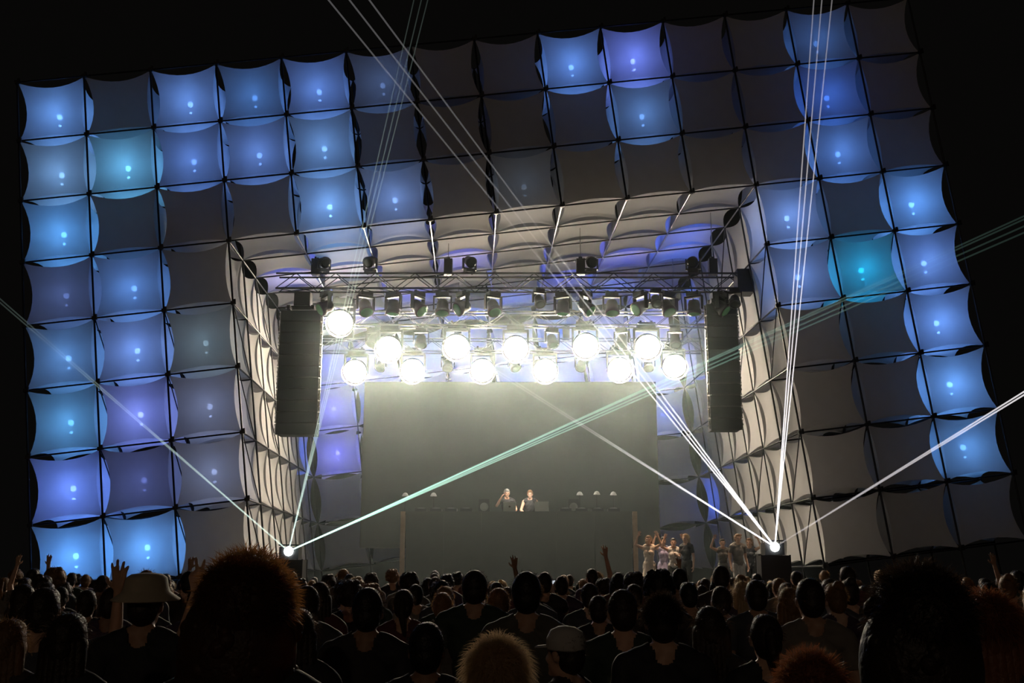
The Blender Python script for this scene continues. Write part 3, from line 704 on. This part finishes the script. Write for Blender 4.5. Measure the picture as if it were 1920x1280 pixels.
person(60, 1128, 6.6, 'man', 'short', 'dark', 1, 0, 0, 'person in black at the left edge of the crowd', NEAR)
person(130, 1148, 4.4, 'woman', 'long', 'dark', 0, 0, 0, 'long haired person below the raised open hand', NEAR)
person(20, 1160, 4.9, 'woman', 'long', 'brown', 0, 1, 0, 'long haired person at the bottom left corner', NEAR)
person(800, 1165, 4.6, 'man', 'short', 'black', 2, 0, 0, 'dark person low between the round neck shirt and the blond hair', NEAR)
person(1330, 1135, 5.4, 'woman', 'long', 'dark', 0, 0, 0, 'long haired person low before the person in the grey top', NEAR)
person(1435, 1150, 5.2, 'woman', 'tail', 'dark', 0, 0, 0, 'person with a ponytail low below the right laser', NEAR)
# phones and cups held by the crowd
def phone_person(px, py, Y, label, plabel, hair):
    q = at(px, py, Y); sc_ = q.z / 1.635
    o = person(px, py, Y - .41 * sc_, 'phone', hair, 'dark', 1, 0, 0, plabel, NEAR, height=1.762 * sc_); o.location.x = q.x - .085 * sc_
    r = root('phone', q, label, 'phone', 'lit phones in the crowd'); r.rotation_euler = (.9, 0, .5)
    ob('body', MB().box((0, 0, 0), (.068, .009, .13)), M['black'], r)
    ob('display', MB().box((0, -.006, 0), (.060, .002, .115)), glow('phone_display_glow', (.85, .92, 1), .8), r)
phone_person(1033, 1093, 13.0, 'small glowing phone held up right of the tall big haired person', 'person holding a small glowing phone at eye level below the booth', 'short')
phone_person(1133, 1141, 9.0, 'small glowing phone at the shoulder of the person with lit seam', 'short person holding a glowing phone before the person with lit seam', 'short')
# the deeper crowd
taken = [(o.location.x, o.location.y) for o in COL.objects if o.name.startswith('person')]
rnd = random.Random(21); n_far = 0; Y = 7.2
while Y < 22.2:
    half = .49 * Y + .6; x = -half + rnd.uniform(0, .8)
    while x < half:
        xx, yy = x + rnd.uniform(-.25, .25), Y + rnd.uniform(-.3, .3)
        if all((xx - a) ** 2 + (yy - b) ** 2 > .30 for a, b in taken):
            taken.append((xx, yy)); hgt = min(1.86, max(1.55, rnd.gauss(1.70, .08)))
            if Y < 10: hgt = min(hgt, 1.70)
            key = rnd.choices(['man', 'woman', 'man_drink', 'pocket', 'man_up', 'left_up', 'both_up', 'phone'], [32, 28, 15, 13, 1, .5, .5, 2])[0]
            fem = key == 'woman'
            hs = rnd.choice(['long', 'bun', 'tail', 'long'] if fem else ['short', 'short', 'afro', 'short']); hcl = rnd.choice(['dark', 'black', 'brown', 'dark', 'blond'] if fem else ['dark', 'black', 'brown', 'dark'])
            pp = 960 + F * xx / yy / CP
            place = 'beyond the left edge of the picture' if pp < 0 else 'below the left fabric pillar' if pp < 480 else 'below the left of the booth' if pp < 860 else 'below the middle of the booth' if pp < 1080 else 'below the stage dancers' if pp < 1440 else 'below the right fabric pillar'
            look = {'long': 'long', 'bun': 'bunned', 'tail': 'ponytailed', 'short': 'short', 'afro': 'curly'}[hs] + ' ' + hcl + ' hair'
            act = {'man_up': 'hand raised', 'left_up': 'hand raised', 'both_up': 'both hands up'}.get(key, 'in the crowd')
            far_ = 'nearer' if yy < 12 else 'further' if yy < 17 else 'farthest'
            person(0, 0, yy, key, hs, hcl, rnd.randrange(4), rnd.randrange(8), rnd.randrange(3), '%s figure of %s %s, %s' % (far_, look, act, place), 'deep crowd before the stage', rz=rnd.uniform(-.35, .35), parts=False, height=hgt).location.x = xx
            n_far += 1
        x += rnd.uniform(.78, 1.05)
    Y += .88
# performers and dancers
person(950, 916, BY + 1.15, 'dj_ear', 'short', 'grey', 0, 0, 2, 'left performer in black behind the booth, hand raised to the ear', 'performers behind the booth', rz=PI + .25, base=RZ, face=True)
person(994, 918, BY + 1.10, 'dj_desk', 'short', 'brown', 3, 0, 2, 'right performer in a black vest with bare pale arms behind the booth', 'performers behind the booth', rz=PI - .1, base=RZ, face=True)
def skirt(o, mat, l=.62):
    b = MB(); n = 20
    for t in range(5):
        z = 1.0 - l * t / 4; R = .15 + .09 * t / 4
        for i in range(n): b.v.append((R * (1 + .07 * math.sin(i * 5) * t / 4) * math.cos(2 * PI * i / n), (R * .8) * math.sin(2 * PI * i / n), z))
    for t in range(4):
        for i in range(n): b.f.append((t * n + i, t * n + (i + 1) % n, (t + 1) * n + (i + 1) % n, (t + 1) * n + i))
    ob('skirt', b.mesh('skirt', True), mat, o)
D = 'dancers at the right of the stage'; DZ = DECK + .02
p = person(1216, 1003, 26.6, 'dance', 'long', 'brown', 0, M['cream'], M['cream'], 'dancer in a cream dress with both hands up, nearest the booth', D, rz=PI - .3, base=DZ, face=True); skirt(p, M['cream'])
p = person(1243, 1006, 27.4, 'dance_low', 'bun', 'dark', 0, M['lilac'], M['lilac'], 'dancer in lilac between the cream dress and the pale top', D, rz=PI + .2, base=DZ, face=True); skirt(p, M['lilac'])
person(1262, 1008, 26.8, 'dance', 'tail', 'dark', 0, M['palecloth'], 1, 'dancer in a pale top and shorts with hands raised', D, rz=PI, base=DZ, face=True)
person(1286, 1000, 26.4, 'woman', 'long', 'blond', 3, 0, 2, 'blond dancer in black beside the pale topped one', D, rz=PI - .8, base=DZ, face=True)
person(1354, 1009, 26.8, 'dance_low', 'short', 'dark', 0, 4, 1, 'dancer in olive on the stage left of the right laser', D, rz=PI, base=DZ, face=True)
person(1382, 1000, 26.5, 'man', 'short', 'brown', 0, 6, M['palecloth'], 'person in pale trousers on the stage beside the dancer in olive', D, rz=PI + .3, base=DZ, face=True)
person(1405, 1008, 27.2, 'dance', 'long', 'brown', 0, 3, 2, 'dancer with raised arms just behind the right laser', D, rz=PI - .5, base=DZ, face=True)
# spots on the main truss that pick out the performers and the dancers
def truss_spot(x, target, energy, col, size, label, k):
    q = at(x, 512, T1Y); q.z = t1a.z - .5; q.y -= .35
    r = lamp(q, label, 'spots on the main truss', tilt=1.0, s=.6, pan=k)
    l = bpy.data.lights.new('spot_beam', 'SPOT'); l.energy = energy; l.color = col; l.spot_size = math.radians(size); l.spot_blend = .6; l.shadow_soft_size = .08
    lo = bpy.data.objects.new('spot_beam', l); COL.objects.link(lo); lo.location = q + Vector((0, -.1, -.55)); lo.rotation_euler = (Vector(target) - lo.location).to_track_quat('-Z', 'Y').to_euler()
truss_spot(1010, at(972, 935, BY + 1.0), 5200, (1, .86, .68), 9, 'spot on the main truss aimed at the performers, right of the centre', .4)
truss_spot(1225, at(1250, 1030, 26.8), 2600, (1, .66, .42), 13, 'spot on the main truss aimed at the dancers in pale dresses', .2)
truss_spot(1370, at(1385, 1040, 26.8), 1200, (1, .72, .5), 12, 'spot at the right end of the main truss aimed down at the stage', -.2)
# high table with pale legs beside the right laser
c = at(1437, 1040, 25.6); r = root('side_table', (c.x, c.y, DECK + .02), 'slim pale legged table left of the right laser case', 'table')
hh = c.z - DECK - .02
ob('table_top', MB().box((0, 0, hh), (.5, .5, .04)), M['black'], r)
for sx in (-1, 1):
    for sy in (-1, 1): ob('leg', MB().tube((sx * .21, sy * .21, 0), (sx * .21, sy * .21, hh - .02), .018), M['steel'], r)
cup = root('drink_bottle', (c.x - .1, c.y - .05, c.z + .02), 'small pale bottle standing on the slim table', 'bottle')
ob('body', MB().lathe([(.05, 0), (.055, .02), (.055, .2), (.02, .27), (.02, .31)], 12), M['palecloth'], cup); ob('cap', MB().lathe([(.024, .31), (.024, .335)], 10), M['steel'], cup)


# ------------------------------------------------------------------ haze in the stage opening
hz = MB(); hz.v = [tuple(node(i, j, k)) for k in (-.6, 6.9) for j in (9.6, 3.05) for i in (3.1, 10.9)]
hz.f = [(0, 1, 3, 2), (4, 6, 7, 5), (0, 4, 5, 1), (2, 3, 7, 6), (0, 2, 6, 4), (1, 5, 7, 3)]
m, nt, out = nodes('stage_haze')
vs = nt.nodes.new('ShaderNodeVolumeScatter'); vs.inputs['Color'].default_value = (.80, .96, 1, 1); vs.inputs['Density'].default_value = HAZE_D; vs.inputs['Anisotropy'].default_value = .71
nt.links.new(vs.outputs[0], out.inputs['Volume'])
ob('haze', hz, m, label='thin stage haze glowing around the lamps', cat='haze', kind='stuff')
